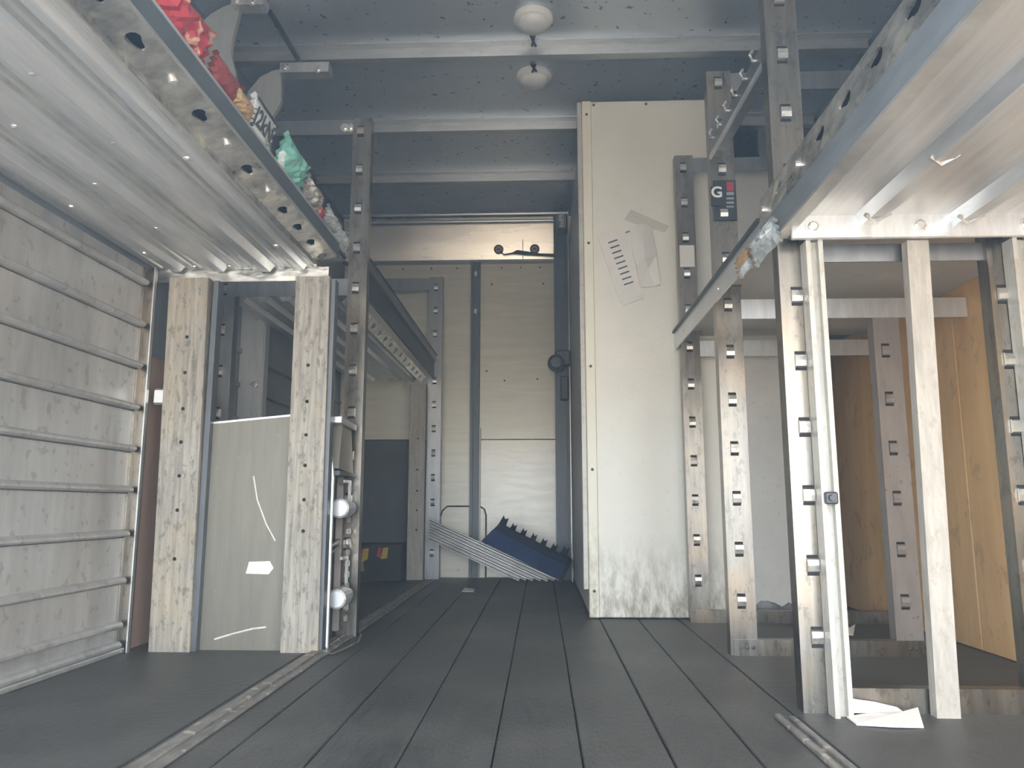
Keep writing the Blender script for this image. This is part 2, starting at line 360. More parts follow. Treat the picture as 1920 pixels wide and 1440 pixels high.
# left wall: sheet metal with a wood board and ribs
wl = struct('wall_left', MB().box(-1.27, -1.235, YR, YF, -.08, ZC), 'wall_sheet')
build('wood_panel', MB().box(-1.233, -1.205, 2.262, 2.72, 0, .87), 'pink_wood', wl)
for z_ in (1.35, 1.72, 1.98):
    build('wall_rib', MB().prism([(-1.235, z_ - .03), (-1.218, z_ - .02), (-1.218, z_ + .02), (-1.235, z_ + .03)], 'y', YR, YF), 'wall_sheet', wl)
for z_ in (.62, .76, .90, 1.04):
    build('wall_rib', MB().prism([(-1.235, z_ - .015), (-1.222, z_ - .008), (-1.222, z_ + .008), (-1.235, z_ + .015)], 'y', 2.75, YF), 'wall_sheet', wl)
# side roll-up door on the left
zr = [.012, .067, .190, .322, .449, .569, .692, .818, .945, 1.075, 1.135]
d1 = struct('door_1', MB().box(-1.232, -1.222, YR, 2.25, 0, 1.135), 'wall_sheet')
for a, b in zip(zr[:-1], zr[1:]):
    p = [(-1.221, a + .001), (-1.197, a + .002), (-1.190, a + .007), (-1.190, a + .013), (-1.196, a + .019), (-1.213, a + .022), (-1.213, b - .002), (-1.221, b - .002)]
    build('slat', MB().prism(p, 'y', YR, 2.225), 'slat_metal', d1)
mb = MB(); mb.box(-1.213, -1.178, 2.246, 2.250, 0, 1.135); mb.box(-1.213, -1.207, 2.226, 2.246, 0, 1.135)
build('door_track', mb, 'galv_post', d1)
build('track_edge', MB().box(-1.182, -1.178, 2.232, 2.246, 0, 1.135), 'bright_alu', d1)
build('threshold', MB().cbox(-1.205, -1.188, YR, 2.24, 0, .014, .003), 'bright_alu', d1)
# unseen rear roll-up door, half raised: assumed, it shades the upper half
d2 = struct('door_2', MB().box(-1.23, 1.28, YR - .05, YR - .045, 1.36, 2.2), 'wall_sheet')
for k in range(7):
    build('slat', MB().cbox(-1.23, 1.28, YR - .045, YR - .02, 1.36 + .118 * k + .002, 1.36 + .118 * (k + 1) - .002, .004), 'slat_metal', d2)
# right wall with plywood lining
wr = struct('wall_right', MB().box(1.285, 1.32, YR, YF, -.08, ZC), 'wall_sheet')
for a, b in ((YR, 1.16), (1.163, 2.345), (2.348, 3.42)):
    build('plywood_panel', MB().cbox(1.262, 1.284, a, b, .002, 1.10, .002), 'plywood', wr)
for z_ in (1.35, 1.72, 1.98):
    build('wall_rib', MB().prism([(1.285, z_ - .03), (1.27, z_ - .02), (1.27, z_ + .02), (1.285, z_ + .03)], 'y', YR, 2.9), 'wall_sheet', wr)
# short cross wall closing the right bay
wb = struct('wall_bay', MB().box(1.03, 1.283, 3.43, 3.47, 0, 2.19), 'wall_sheet')
# front bulkhead
wf = struct('wall_front', MB().box(-1.25, 1.31, YF, YF + .04, -.08, ZC), 'wall_sheet')
build('panel', MB().cbox(-1.23, -.425, 4.63, 4.66, 0, 1.915, .002), 'front_panel_skin', wf)
build('panel', MB().cbox(-.372, .30, 4.63, 4.66, .812, 1.915, .002), 'front_panel_skin', wf)
build('kick_panel', MB().cbox(-.372, .30, 4.628, 4.66, 0, .808, .002), 'kick_metal', wf)
mb = MB(); mb.box(-.425, -.408, 4.575, 4.63, 0, 1.915); mb.box(-.389, -.372, 4.585, 4.63, 0, 1.915); mb.box(-.408, -.389, 4.60, 4.63, 0, 1.915)
vp_ = build('door_post', mb, 'steel_mid', wf)
build('edge_strip', MB().box(-.371, -.362, 4.60, 4.63, 0, .88), 'channel_white', wf)
for z_ in (1.84, 1.60):
    instance('bolt', BOLT_Y, wf, (-.398, 4.60, z_))
hd = build('header', MB().prism([(4.635, 1.925), (4.655, 1.925), (4.655, 2.195), (4.570, 2.195)], 'x', -1.23, .30), 'header_metal', wf)
build('header_flange', MB().box(-1.23, .30, 4.585, 4.63, 1.910, 1.925), 'dark_post', wf)
build('header_joint', MB().prism([(4.632, 1.93), (4.636, 1.93), (4.604, 2.06), (4.600, 2.06)], 'x', -.108, -.104), 'dark_steel', wf)
for x_ in (-.86, -.68, -.52, -.24, -.12, .0, .1): instance('screw', SCREW, wf, (x_, 4.629, 1.885))
for x_, z_ in ((-.30, 1.78), (.02, 1.78), (-.22, 1.17), (-.02, 1.18), (-.33, 1.23)): instance('screw', SCREW, wf, (x_, 4.629, z_))
build('dark_lower_panel', MB().cbox(-1.22, -.60, 4.60, 4.63, .0, .81, .002), 'dark_panel', wf)
# access hatch with rounded top corners
hp = [(-.60, .0), (-.328, .0), (-.328, .36), (-.338, .395), (-.365, .412), (-.56, .412), (-.588, .385), (-.60, .35)]
build('access_hatch', MB().prism(hp, 'y', 4.618, 4.629), 'front_panel_skin', wf)
mb = MB(); mb.tube([(p[0], 4.616, p[1]) for p in hp[1:] + hp[:1]], .005, 6)
build('hatch_seal', mb, 'dark_steel', wf)

# ================================================================== WHITE CABINET (tall) AND PARTITION
wc = thing('white_cabinet', 'tall narrow white cabinet standing beside the aisle, crumpled papers taped on it', 'cabinet', (.44, 2.96, 0))
build('front_panel', MB().cbox(.212, .705, 2.960, 2.985, .004, 2.060, .003), 'cabinet_white', wc)
build('corner_trim', MB().cbox(.176, .214, 2.953, 2.985, .004, 2.060, .003), 'cabinet_trim', wc)
build('side_flange', MB().cbox(.156, .175, 2.955, 2.975, .106, 2.055, .002), 'channel_white', wc)
build('side_panel', MB().cbox(.178, .205, 2.986, 4.56, .01, 2.05, .003), 'partition_grey', wc)
build('top_panel', MB().cbox(.206, .70, 2.986, 3.5, 2.03, 2.055, .003), 'cabinet_white', wc)
build('rear_side', MB().cbox(.685, .705, 2.986, 3.5, .01, 2.03, .003), 'partition_grey', wc)
for x_, z_ in ((.225, 2.045), (.44, 2.045), (.69, 2.04), (.195, 2.0), (.195, 1.45), (.195, .95), (.195, .55), (.195, .1)): instance('screw', SCREW, wc, (x_, 2.953 if x_ < .2 else 2.960, z_))
# low partition to its right
bot = [(.708, .05)]
for i in range(14):
    bot.append((.708 + (i + 1) * .0255, .045 + (random.random() < .3) * random.uniform(.012, .03)))
poly = bot + [(1.066, 1.80), (.708, 1.80)]
pt = thing('partition_panel', 'grey-white partition panel with ragged bottom edge behind the slotted rack posts', 'partition', (.98, 2.97, 0))
build('panel', MB().prism(poly, 'y', 2.972, 2.99), 'partition_grey', pt)
build('kick_strip', MB().box(.71, 1.06, 2.995, 3.01, 0, .09), 'dark_post', pt)
# aisle-side door hardware by the cabinet flank: vertical channel post with latch
sp = thing('sliding_door_post', 'grey vertical steel channel post with latch beside the white cabinet', 'door post', (.13, 4.46, 0))
mb = MB(); chan(mb, .085, .150, 4.46, 4.52, 0, 2.19)
build('channel', mb, 'steel_mid', sp)
build('channel_lip', MB().box(.151, .168, 4.47, 4.50, 0, 2.19), 'steel_mid', sp)
build('edge_bead', MB().box(.169, .174, 4.46, 4.48, 0, 2.19), 'bright_alu', sp)
lt = MB(); lt.cbox(.085, .175, 4.38, 4.46, 1.22, 1.31, .01); lt.lathe((.09, 4.40, 1.23), (0, -1, 0), [(.05, 0), (.05, .03), (.03, .05)], 14)
build('latch', lt, 'steel_mid', sp)
build('lock_case', MB().cbox(.115, .16, 4.41, 4.46, 1.02, 1.16, .006), 'dark_steel', sp)
build('top_bracket', MB().cbox(.10, .165, 4.36, 4.458, 2.03, 2.13, .008), 'dark_post', sp)
for z_ in (2.03, 2.06, 2.085): instance('bolt', BOLT_Y, sp, (.13, 4.36, z_ + .03))

# ================================================================== RACK UPRIGHT FRAMES
def post(name, parent, x0, x1, y, z0, z1, matn, clips, clipx=None, cm=CLIP, depth=.04):
    mb = MB(); chan(mb, x0, x1, y, y + depth, z0, z1, .004)
    p = build(name, mb, matn, parent)
    cx = clipx if clipx is not None else (x0 + x1) / 2
    for z_ in clips:
        if z0 + .03 < z_ < z1 - .03: instance('slot_clip', cm, p, (cx, y, z_))
    return p
def rail(parent, x0, x1, y, z0, z1, matn, name='cross_rail', bolts=()):
    mb = MB(); mb.box(x0, x1, y, y + .004, z0, z1); mb.box(x0, x1, y + .004, y + .03, z1 - .004, z1)
    r = build(name, mb, matn, parent)
    for x_ in bolts: instance('bolt', BOLT_Y, r, (x_, y, (z0 + z1) / 2))
    return r
G_FR = 'slotted rack frames'
fa = thing('rack_frame', 'slotted rack frame with pale channels, nearest frame of the right rack', 'rack frame', (.79, 1.65, 0), G_FR)
post('slotted_post', fa, .525, .598, 1.652, 0, 1.775, 'galv_post', CLIP_Z, .560)
post('slotted_post', fa, .976, 1.056, 1.652, 0, 1.775, 'galv_post', CLIP_Z, 1.0)
for a, b in ((.573, .609), (1.008, 1.052)):
    mb = MB(); mb.box(a, a + .010, 1.612, 1.65, 0, .978); mb.box(b - .010, b, 1.612, 1.65, 0, .978); mb.box(a + .010, b - .010, 1.628, 1.65, 0, .978)
    build('pale_channel', mb, 'channel_white', fa)
mb = MB(); mb.cbox(.577, .604, 1.604, 1.613, .415, .440, .003); mb.lathe((.590, 1.604, .4275), (0, -1, 0), [(.007, 0), (.006, .006)], 10)
tag(build('latch_plate', mb, 'dark_steel', fa), 'small dark latch plate on pale channel')
rail(fa, .60, 1.26, 1.655, .0, .048, 'galv_post', 'sill_rail')
rail(fa, .60, 1.26, 1.658, 1.71, 1.765, 'dark_post', 'top_rail')
rail(fa, .60, 1.26, 1.664, .945, .985, 'dark_post', 'shelf_rail')
fb = thing('rack_frame', 'slotted rack frame with two posts and low sill, middle frame of the right rack', 'rack frame', (.79, 2.26, 0), G_FR)
post('slotted_post', fb, .527, .602, 2.26, 0, 1.765, 'galv_post', CLIP_Z, .562)
post('slotted_post', fb, .984, 1.060, 2.26, 0, 1.0, 'brown_post', CLIP_Z, 1.015, CLIP_B)
rail(fb, .60, 1.26, 2.257, .963, 1.022, 'shelf_alu', 'shelf_rail')
rail(fb, .535, 1.06, 2.255, .0, .043, 'galv_post', 'sill_rail')
for x_ in (.572, .588, 1.02, 1.036): instance('screw', SCREW, fb, (x_, 2.255, .022))
rail(fb, .60, 1.26, 2.264, 1.70, 1.76, 'dark_post', 'top_rail')
fc = thing('rack_frame', 'slotted rack frame against the partition, farthest frame of the right rack', 'rack frame', (.79, 2.87, 0), G_FR)
post('slotted_post', fc, .532, .602, 2.87, 0, 1.775, 'galv_post', CLIP_Z, .563)
rail(fc, .60, 1.26, 2.873, .970, 1.030, 'shelf_alu', 'shelf_rail')
rail(fc, .535, 1.26, 2.867, .0, .043, 'galv_post', 'sill_rail')
rail(fc, .60, 1.26, 2.873, 1.71, 1.765, 'dark_post', 'top_rail')
fd = thing('rack_frame', 'slotted rack frame reaching the roof behind the left boards', 'rack frame', (-.86, 2.53, 0), G_FR)
post('slotted_post', fd, -.660, -.594, 2.53, 0, 1.776, 'galv_post', CLIP_Z, -.632)
post('slotted_post', fd, -1.125, -1.050, 2.53, 0, 1.776, 'dark_post', CLIP_Z, -1.09)
rail(fd, -1.05, -.655, 2.533, 1.125, 1.185, 'dark_post', 'shelf_rail')
rail(fd, -1.20, -.655, 2.533, 1.715, 1.768, 'dark_post', 'top_rail', (-.69, -.67))
fe = thing('rack_frame', 'slotted rack frame post against the front bulkhead left of the door', 'rack frame', (-.9, 4.5, 0), G_FR)
post('slotted_post', fe, -.672, -.590, 4.5, 0, 1.79, 'dark_post', CLIP_Z)
rail(fe, -1.20, -.672, 4.503, 1.71, 1.785, 'dark_post', 'top_rail')
bd = thing('timber_board', 'worn pale board carrying the far end of the low left shelf', 'board', (-.715, 4.45, 0))
build('board', MB().cbox(-.765, -.670, 4.43, 4.46, 0, 1.118, .003), 'pale_board', bd)
for z_ in (.62, .50, .39, .28, .80): instance('screw_hole', HOLE, bd, (-.712, 4.43, z_))
# middle pale board of the nearest right frame
mbd = thing('pale_board', 'pale flat upright board in the middle of the nearest right frame', 'board', (.80, 1.62, 0))
mb = MB(); mb.prism([(.773, 0), (.819, 0), (.838, .978), (.792, .978)], 'y', 1.622, 1.648)
build('board', mb, 'pale_board', mbd)
# upper slotted rail between right frames
ur = thing('upper_rail', 'dark slotted rail with hook bolts spanning two right rack frames up high', 'rail', (.55, 1.95, 1.48))
mb = MB(); mb.bar((.545, 1.696, 1.468), (.545, 2.258, 1.50), .035, .045)
build('rail', mb, 'dark_post', ur)
build('rail_edge', MB().bar((.528, 1.696, 1.440), (.528, 2.257, 1.475), .006, .014), 'shelf_alu', ur)
for k in range(6):
    t = (k + .5) / 6; y_ = 1.70 + .54 * t
    hb = MB(); hb.tube([(.530, y_, 1.478 + .035 * t), (.519, y_, 1.478 + .035 * t), (.515, y_ + .004, 1.495 + .035 * t), (.523, y_ + .006, 1.508 + .035 * t)], .004, 6)
    build('hook_bolt', hb, 'bolt_metal', ur)

# ================================================================== SHELVES
def keyhole(u, v, s=1.0):
    pts = []
    for k in range(10):
        a = math.radians(40 + 280 * k / 9); pts.append((u + .012 * s * math.cos(a) - .004 * s, v + .010 * s * math.sin(a)))
    pts += [(u + .016 * s, v - .0045 * s), (u + .021 * s, v - .002 * s), (u + .021 * s, v + .002 * s), (u + .016 * s, v + .0045 * s)]
    return pts
def lip_strip(p_lo, p_hi, y0, y1, step, first, thick, skip=()):
    """strip between (x,z) p_lo and p_hi, length along y, keyholes along it"""
    a = Vector((p_lo[0], 0, p_lo[1])); b = Vector((p_hi[0], 0, p_hi[1])); h = (b - a).length; d = (b - a) / h
    n = Vector((-d.z, 0, d.x))
    holes = []; y = first; i = 0
    while y < y1 - .04:
        if y > y0 + .03 and i not in skip: holes.append(keyhole(y, h * .5, 1.35))
        y += step; i += 1
    m_ = MB()
    m_.plate([(y0, 0), (y1, 0), (y1, h), (y0, h)], holes, lambda u, v, w_: tuple(a + d * v + n * w_ + Vector((0, u, 0))), thick)
    return m_
def hat_rib(x, w, z, drop, y0, y1):
    return MB().prism([(x - w / 2, z), (x - w / 4, z - drop), (x + w / 4, z - drop), (x + w / 2, z)], 'y', y0, y1)
# near right shelf
sr = thing('steel_shelf', 'wide metal shelf jutting overhead at the right with keyhole lip', 'shelf', (.9, 1.0, 1.0), 'metal rack shelves')
build('deck', MB().box(.53, 1.26, YR + .25, 1.62, 1.028, 1.034), 'shelf_alu', sr)
build('lip_shade', MB().box(.540, .543, YR + .25, 1.60, 1.036, 1.125), 'black_hole', sr)  # added black backing, stands in for shade inside the hollow lip
for x_ in (.705, .905, 1.10): 
    r_ = build('deck_rib', hat_rib(x_, .060, 1.028, .022, YR + .25, 1.60), 'shelf_alu', sr)
lp = build('lip_face', MB().box(.519, .523, YR + .25, 1.74, .997, 1.055), 'lip_grey', sr)
build('lip_edge', MB().box(.517, .545, YR + .25, 1.645, .993, .999), 'bright_alu', sr)
build('keyhole_lip', lip_strip((.519, 1.055), (.523, 1.122), YR + .25, 1.745, .1215, .3765, .004, (9, 11)), 'lip_alu', sr)
for y_ in (1.464, 1.700):
    hb = MB(); hb.lathe((.520, y_, 1.083), (-1, 0, 0), [(.015, 0), (.014, .003), (.008, .004), (.008, .012)], 10); build('bolt', hb, 'bolt_metal', sr)
build('end_flange', MB().cbox(.540, 1.255, 1.600, 1.611, .977, 1.030, .002), 'shelf_alu', sr)
for x_ in (.585, .81, 1.035): instance('bolt', BOLT_Y, sr, (x_, 1.600, 1.003))
for x_, y_ in ((.705, 1.29), (.705, 1.56), (.905, 1.575), (.905, 1.15), (1.10, 1.3)): 
    w_ = MB(); w_.tube([(x_ - .024, y_, 1.014), (x_, y_ + .01, 1.004), (x_ + .022, y_ - .012, 1.012)], .005, 6); build('weld', w_, 'bolt_metal', sr)
# far right shelf
sf = thing('steel_shelf', 'plain metal shelf running back along the right rack above the plywood lining', 'shelf', (.9, 2.3, 1.07), 'metal rack shelves')
build('deck', MB().box(.606, 1.26, 1.70, 2.955, 1.066, 1.072), 'partition_grey', sf)
for a, b in ((1.76, 2.252), (2.306, 2.862), (2.916, 2.95)): build('deck_edge', MB().box(.528, .606, a, b, 1.066, 1.072), 'partition_grey', sf)
build('lip_face', MB().box(.522, .527, 1.76, 2.95, 1.012, 1.076), 'shelf_alu', sf)
build('lip_edge', MB().box(.514, .526, 1.76, 2.95, 1.076, 1.086), 'dark_steel', sf)
for y_ in (1.95, 2.2, 2.5, 2.75): 
    hb = MB(); hb.lathe((.522, y_, 1.04), (-1, 0, 0), [(.007, 0), (.005, .004)], 8); build('rivet', hb, 'bolt_metal', sf)
# near left shelf
sl = thing('steel_shelf', 'wide ribbed metal shelf jutting overhead at the left, snack wrappers along its edge', 'shelf', (-.9, 1.2, 1.15), 'metal rack shelves')
build('deck', MB().box(-1.215, -.70, YR + .25, 2.30, 1.152, 1.158), 'shelf_alu', sl)
for x_, w_, d_ in ((-.742, .034, .014), (-.855, .060, .020), (-1.00, .055, .018), (-1.135, .05, .016)):
    build('deck_rib', hat_rib(x_, w_, 1.152, d_, YR + .25, 2.28), 'shelf_alu', sl)
build('lip_fold', MB().prism([(-.702, 1.150), (-.698, 1.150), (-.698, 1.172), (-.702, 1.172)], 'y', YR + .25, 2.30), 'lip_alu', sl)
build('keyhole_lip', lip_strip((-.702, 1.168), (-.642, 1.190), YR + .25, 2.30, .1235, .4075, -.004, (7, 9, 11)), 'lip_alu', sl)
for y_ in (1.272, 1.519, 1.766):
    hb = MB(); hb.lathe((-.668, y_, 1.182), (.35, 0, -1), [(.015, 0), (.014, .003), (.008, .004), (.008, .012)], 10); build('bolt', hb, 'bolt_metal', sl)
for x_ in (-.712, -.775, -.798, -.915, -.938, -1.062, -1.085, -1.185): build('deck_crease', hat_rib(x_, .010, 1.152, .005, YR + .25, 2.28), 'bright_alu', sl)
build('lip_shade', MB().box(-.715, -.650, YR + .25, 2.29, 1.215, 1.219), 'black_hole', sl)  # black sheet above the keyholes in place of the lip's inner shade
build('lip_edge', MB().box(-.645, -.639, YR + .25, 2.31, 1.186, 1.193), 'bright_alu', sl)
build('lip_face', MB().box(-.647, -.642, YR + .25, 2.34, 1.193, 1.240), 'lip_dark', sl)
build('lip_edge', MB().box(-.650, -.640, YR + .25, 2.34, 1.240, 1.246), 'shelf_alu', sl)
mb = MB(); mb.box(-1.21, -.66, 2.296, 2.30, 1.107, 1.152)
build('end_flange', mb, 'lip_alu', sl)
for x_, y_ in ((-.855, 1.17), (-.855, 1.42), (-.855, 1.70), (-.855, 2.0), (-1.01, 1.35), (-1.01, 1.62), (-1.01, 1.9), (-1.145, 1.75), (-1.145, 2.1), (-.742, 1.5), (-.742, 2.05)):
    instance('rivet', RIVET_Z, sl, (x_, y_, 1.136))
for x_ in (-1.13, -1.08, -.97, -.86, -.80, -.70): instance('rivet', RIVET_Z, sl, (x_, 2.28, 1.152))
# far left shelf
sk = thing('steel_shelf', 'low ribbed metal shelf in the dark far left bay', 'shelf', (-.9, 3.5, 1.15), 'metal rack shelves')
build('deck', MB().box(-1.12, -.69, 2.62, 4.42, 1.150, 1.156), 'shelf_alu', sk)
for x_ in (-.75, -.83, -.91, -.99, -1.07): build('deck_rib', hat_rib(x_, .045, 1.150, .016, 2.63, 4.42), 'shelf_alu', sk)
build('keyhole_lip', lip_strip((-.705, 1.128), (-.675, 1.165), 2.63, 4.42, .123, 2.70, -.004), 'lip_alu', sk)
build('lip_face', MB().box(-.640, -.634, 2.60, 4.49, 1.165, 1.275), 'dark_steel', sk)  # dark face standing in for the shadowed gap below the edge rail
build('edge_rail', MB().box(-.634, -.622, 2.60, 4.49, 1.262, 1.300), 'dark_post', sk)
build('edge_wire', MB().box(-.620, -.616, 2.60, 4.49, 1.300, 1.306), 'dark_steel', sk)

# ================================================================== LEFT BOARDS, PANEL, MECHANISM
G_BD = 'worn upright boards at the left'
for nm, (xa, xb), (xc, xd), lab, hz in (
        ('timber_board', (-1.125, -1.006), (-1.142, -1.020), 'worn upright board nearest the ribbed roll-up side door', (.92, .81, .70, .60, .50, .40, .26)),
        ('timber_board', (-.744, -.636), (-.747, -.643), 'dirt-speckled upright board between the grey panel and the aisle', (.83, .72, .62, .53, .43, .34))):
    t_ = thing(nm, lab, 'board', ((xa + xb) / 2, 2.27, 0), G_BD)
    mb = MB(); mb.prism([(xa, 0), (xb, 0), (xd, 1.107), (xc, 1.107)], 'y', 2.250, 2.282)
    build('board', mb, 'worn_board', t_)
    for z_ in hz: instance('screw_hole', HOLE, t_, ((xa + xb) / 2 + .002 - .012 * z_, 2.250, z_))
    fl_ = MB()
    if xa < -1: fl_.box(-1.008, -.992, 2.262, 2.30, 0, 1.10)
    else: fl_.box(-.640, -.628, 2.262, 2.30, 0, 1.10)
    build('side_flange', fl_, 'steel_mid', t_)
    for zk, wk in ((.53 if xa < -1 else .60, .06), (.88, .045)):
        xm = (xa + xb) / 2 - .012 * zk; mk = MB(); mk.prism([(xm - wk / 2, zk), (xm - .01, zk + .006), (xm, zk + .012), (xm + .012, zk + .005), (xm + wk / 2, zk - .002), (xm + .01, zk - .003), (xm - .012, zk - .002)], 'y', 2.2493, 2.250); build('scuff_mark', mk, 'brown_post', t_)
gp = thing('grey_panel', 'grey scratched metal panel closing the bay between the two left boards', 'panel', (-.88, 2.29, 0))
mb = MB(); mb.prism([(-1.0, .0), (-.742, .0), (-.742, .682), (-1.0, .658)], 'y', 2.286, 2.296)
build('sheet', mb, 'grey_panel', gp)
build('top_edge', MB().bar((-1.0, 2.291, .660), (-.742, 2.291, .684), .012, .006), 'bright_alu', gp)
tape = MB(); tape.prism([(-.868, .216), (-.80, .214), (-.786, .232), (-.798, .252), (-.86, .250)], 'y', 2.2845, 2.286)
tag(build('white_scuff', tape, 'white_scuff', gp), 'pale rubbed patch')
sc = MB(); sc.tube([(-.86, 2.2855, .50), (-.845, 2.2855, .43), (-.815, 2.2855, .36), (-.785, 2.2855, .31)], .0022, 5); build('scratch', sc, 'white_scuff', gp)
sc = MB(); sc.tube([(-.95, 2.2855, .03), (-.90, 2.2855, .045), (-.84, 2.2855, .06), (-.80, 2.2855, .065)], .0025, 5); build('scratch', sc, 'white_scuff', gp)
# clip between door track and board
ck = thing('metal_clip', 'small bright clip joining the door track to the nearest left board', 'clip', (-1.15, 2.27, .72))
build('clip', MB().cbox(-1.175, -1.118, 2.262, 2.285, .715, .765, .006), 'bright_alu', ck)
# loose galvanised angle behind
ga = thing('galvanised_angle', 'plain galvanised angle post seen in the dark gap between the left boards', 'post', (-1.18, 3.05, 0))
mb = MB(); mb.prism([(-1.228, 0), (-1.13, 0), (-1.137, 1.238), (-1.232, 1.238)], 'y', 3.05, 3.054); mb.box(-1.135, -1.130, 3.054, 3.10, 0, 1.238)
build('angle', mb, 'angle_grey', ga)
for z_ in (1.18, .90, .78): instance('bolt', BOLT_Y, ga, (-1.165, 3.05, z_))
# aisle-side mechanism between board and slotted post
me_ = thing('latch_mechanism', 'narrow dark metal mechanism with two chrome cylinders beside the speckled board', 'mechanism', (-.66, 2.42, 0))
build('back_plate', MB().box(-.700, -.692, 2.31, 2.525, .0, .56), 'dark_steel', me_)
build('front_rail', MB().tube([(-.654, 2.316, 0), (-.654, 2.316, .50), (-.662, 2.316, .56)], .007, 8), 'bright_alu', me_)
build('inner_rail', MB().cbox(-.690, -.668, 2.335, 2.350, .01, .47, .003), 'bright_alu', me_)
build('rear_rail', MB().cbox(-.690, -.668, 2.500, 2.516, .02, .52, .003), 'brown_post', me_)
tp = MB(); tp.prism([(2.33, .525), (2.52, .515), (2.47, .66), (2.36, .665)], 'x', -.700, -.640)
build('wedge_cover', tp, 'grey_panel', me_)
build('wedge_lip', MB().box(-.70, -.634, 2.32, 2.525, .505, .518), 'dark_steel', me_)
build('top_cap', MB().bar((-.655, 2.306, .672), (-.655, 2.50, .665), .05, .018), 'bright_alu', me_)
for z_ in (.405, .135):
    cy = MB(); cy.lathe((-.642, 2.36, z_), (0, 1, 0), [(.024, 0), (.030, .004), (.030, .075), (.022, .08), (.022, .13)], 16)
    build('cylinder', cy, 'shelf_alu', me_)
for z_ in (.265, .285): build('slat_bar', MB().bar((-.675, 2.35, z_), (-.675, 2.50, z_ + .02), .012, .008), 'dark_post', me_)
lb = MB(); lb.box(-.650, -.642, 2.42, 2.50, .247, .256); lb.box(-.650, -.642, 2.49, 2.50, .17, .247); build('bracket', lb, 'bright_alu', me_)
lb = MB(); lb.box(-.650, -.642, 2.43, 2.505, .485, .494); lb.box(-.650, -.642, 2.495, 2.505, .42, .485); build('bracket', lb, 'bright_alu', me_)
for k in range(13):
    z_ = .06 + k * .034; l_ = MB(); l_.cbox(-.655, -.640, 2.496, 2.514, z_ - .011, z_ + .011, .004); build('chain_link', l_, 'bolt_metal' if k % 3 else 'brown_post', me_)
me_.location.x += .024                                              # the unit stands flush with the rack post behind it
wp = [on(*p, z=.005) for p in ((654, 1166), (668, 1176), (677, 1190), (672, 1203), (655, 1212), (640, 1219), (622, 1226), (608, 1222), (600, 1215))]
wi = MB(); wi.tube(wp, .0025, 6)
tag(build('loose_wire', wi, 'tube_metal', loc=wp[4]), 'thin loose wire loop lying on the floor by the dark mechanism', 'wire')

# ================================================================== ROOF FITTINGS
G_DL = 'round ceiling lamps'
for y_, lab in ((2.60, 'round white dome lamp on the ceiling, the nearer of two'), (2.985, 'round white dome lamp on the ceiling between two roof bows')):
    t_ = thing('dome_lamp', lab, 'lamp', (-.02, y_, ZC), G_DL)
    a = MB(); a.lathe((-.02, y_, ZC), (0, 0, -1), [(.072, 0), (.074, .012), (.066, .020), (.056, .022)], 28); build('base_ring', a, 'lamp_rim', t_)
    a = MB(); a.lathe((-.02, y_, ZC - .012), (0, 0, -1), [(.058, 0), (.058, .018), (.052, .028), (.034, .036), (.0, .038)], 28); a.smooth = True; build('lens', a, 'lamp_lens', t_)
    s = 1 if y_ < 2.7 else -1
    a = MB(); a.tube([(-.02, y_ + s * .07, ZC - .006), (-.015, y_ + s * .09, ZC - .012), (-.025, y_ + s * .105, 2.15)], .005, 6); a.tube([(-.022, y_ + s * .07, ZC - .006), (-.03, y_ + s * .095, ZC - .012), (-.01, y_ + s * .108, 2.15)], .005, 6)
    build('lead_wire', a, 'cable_black', t_)
G_ML = 'round clearance lamps on the header'
for x_, lab in ((-.257, 'round clearance lamp with rusty ring at the left of the header'), (-.032, 'round clearance lamp with rusty ring in the middle of the header'), (.185, 'round clearance lamp half hidden behind the door post')):
    t_ = thing('clearance_lamp', lab, 'lamp', (x_, 4.61, 1.997), G_ML)
    a = MB(); a.lathe((x_, 4.612, 1.999), (0, -1, -.306), [(.030, 0), (.030, .010), (.020, .012)], 20); build('grommet', a, 'marker_ring', t_)
    a = MB(); a.lathe((x_, 4.600, 1.995), (0, -1, -.306), [(.019, 0), (.019, .006), (.010, .008)], 16); build('body', a, 'marker_body', t_)
    a = MB(); a.box(x_ - .010, x_ + .010, 4.585, 4.592, 1.988, 1.997); build('plug', a, 'marker_dark', t_)
cb = MB(); pp = [(-.245, 4.585, 1.978), (-.225, 4.58, 1.955), (-.17, 4.578, 1.962), (-.14, 4.575, 1.968), (-.10, 4.575, 1.962), (.0, 4.575, 1.950), (.08, 4.575, 1.945), (.16, 4.575, 1.94)]
cb.tube(pp, [.004, .004, .005, .014, .013, .008, .010, .008], 8)
tag(build('wiring_loom', cb, 'cable_black', loc=pp[3]), 'black wiring loom running under the clearance lamps', 'cable')
# curved corner brackets under the roof at the left
def corner_bracket(y, pix, bar, lab):
    t_ = thing('corner_bracket', lab, 'bracket', tuple(on(*pix[0], y=y)), 'curved roof corner brackets')
    P = [on(px, py, y=y) for px, py in pix]
    a = MB(); a.prism([(p.x, p.z) for p in P], 'y', y, y + .02); build('curved_web', a, 'angle_grey', t_)
    B = [on(px, py, y=y) for px, py in bar]
    a = MB(); a.box(B[0].x, B[1].x, y - .03, y + .02, B[1].z, B[0].z); build('arm', a, 'shelf_alu', t_)
    instance('bolt', BOLT_Y, t_, (B[0].x + .02, y - .03, (B[0].z + B[1].z) / 2)); instance('bolt', BOLT_Y, t_, (B[1].x - .04, y - .03, B[1].z + .01))
corner_bracket(2.70, [(532, 128), (512, 132), (488, 144), (466, 170), (455, 205), (455, 290), (506, 290), (508, 222), (520, 204), (527, 190), (527, 142)], [(530, 126), (620, 142)], 'curved grey roof corner bracket with a flat arm behind the snack wrappers')
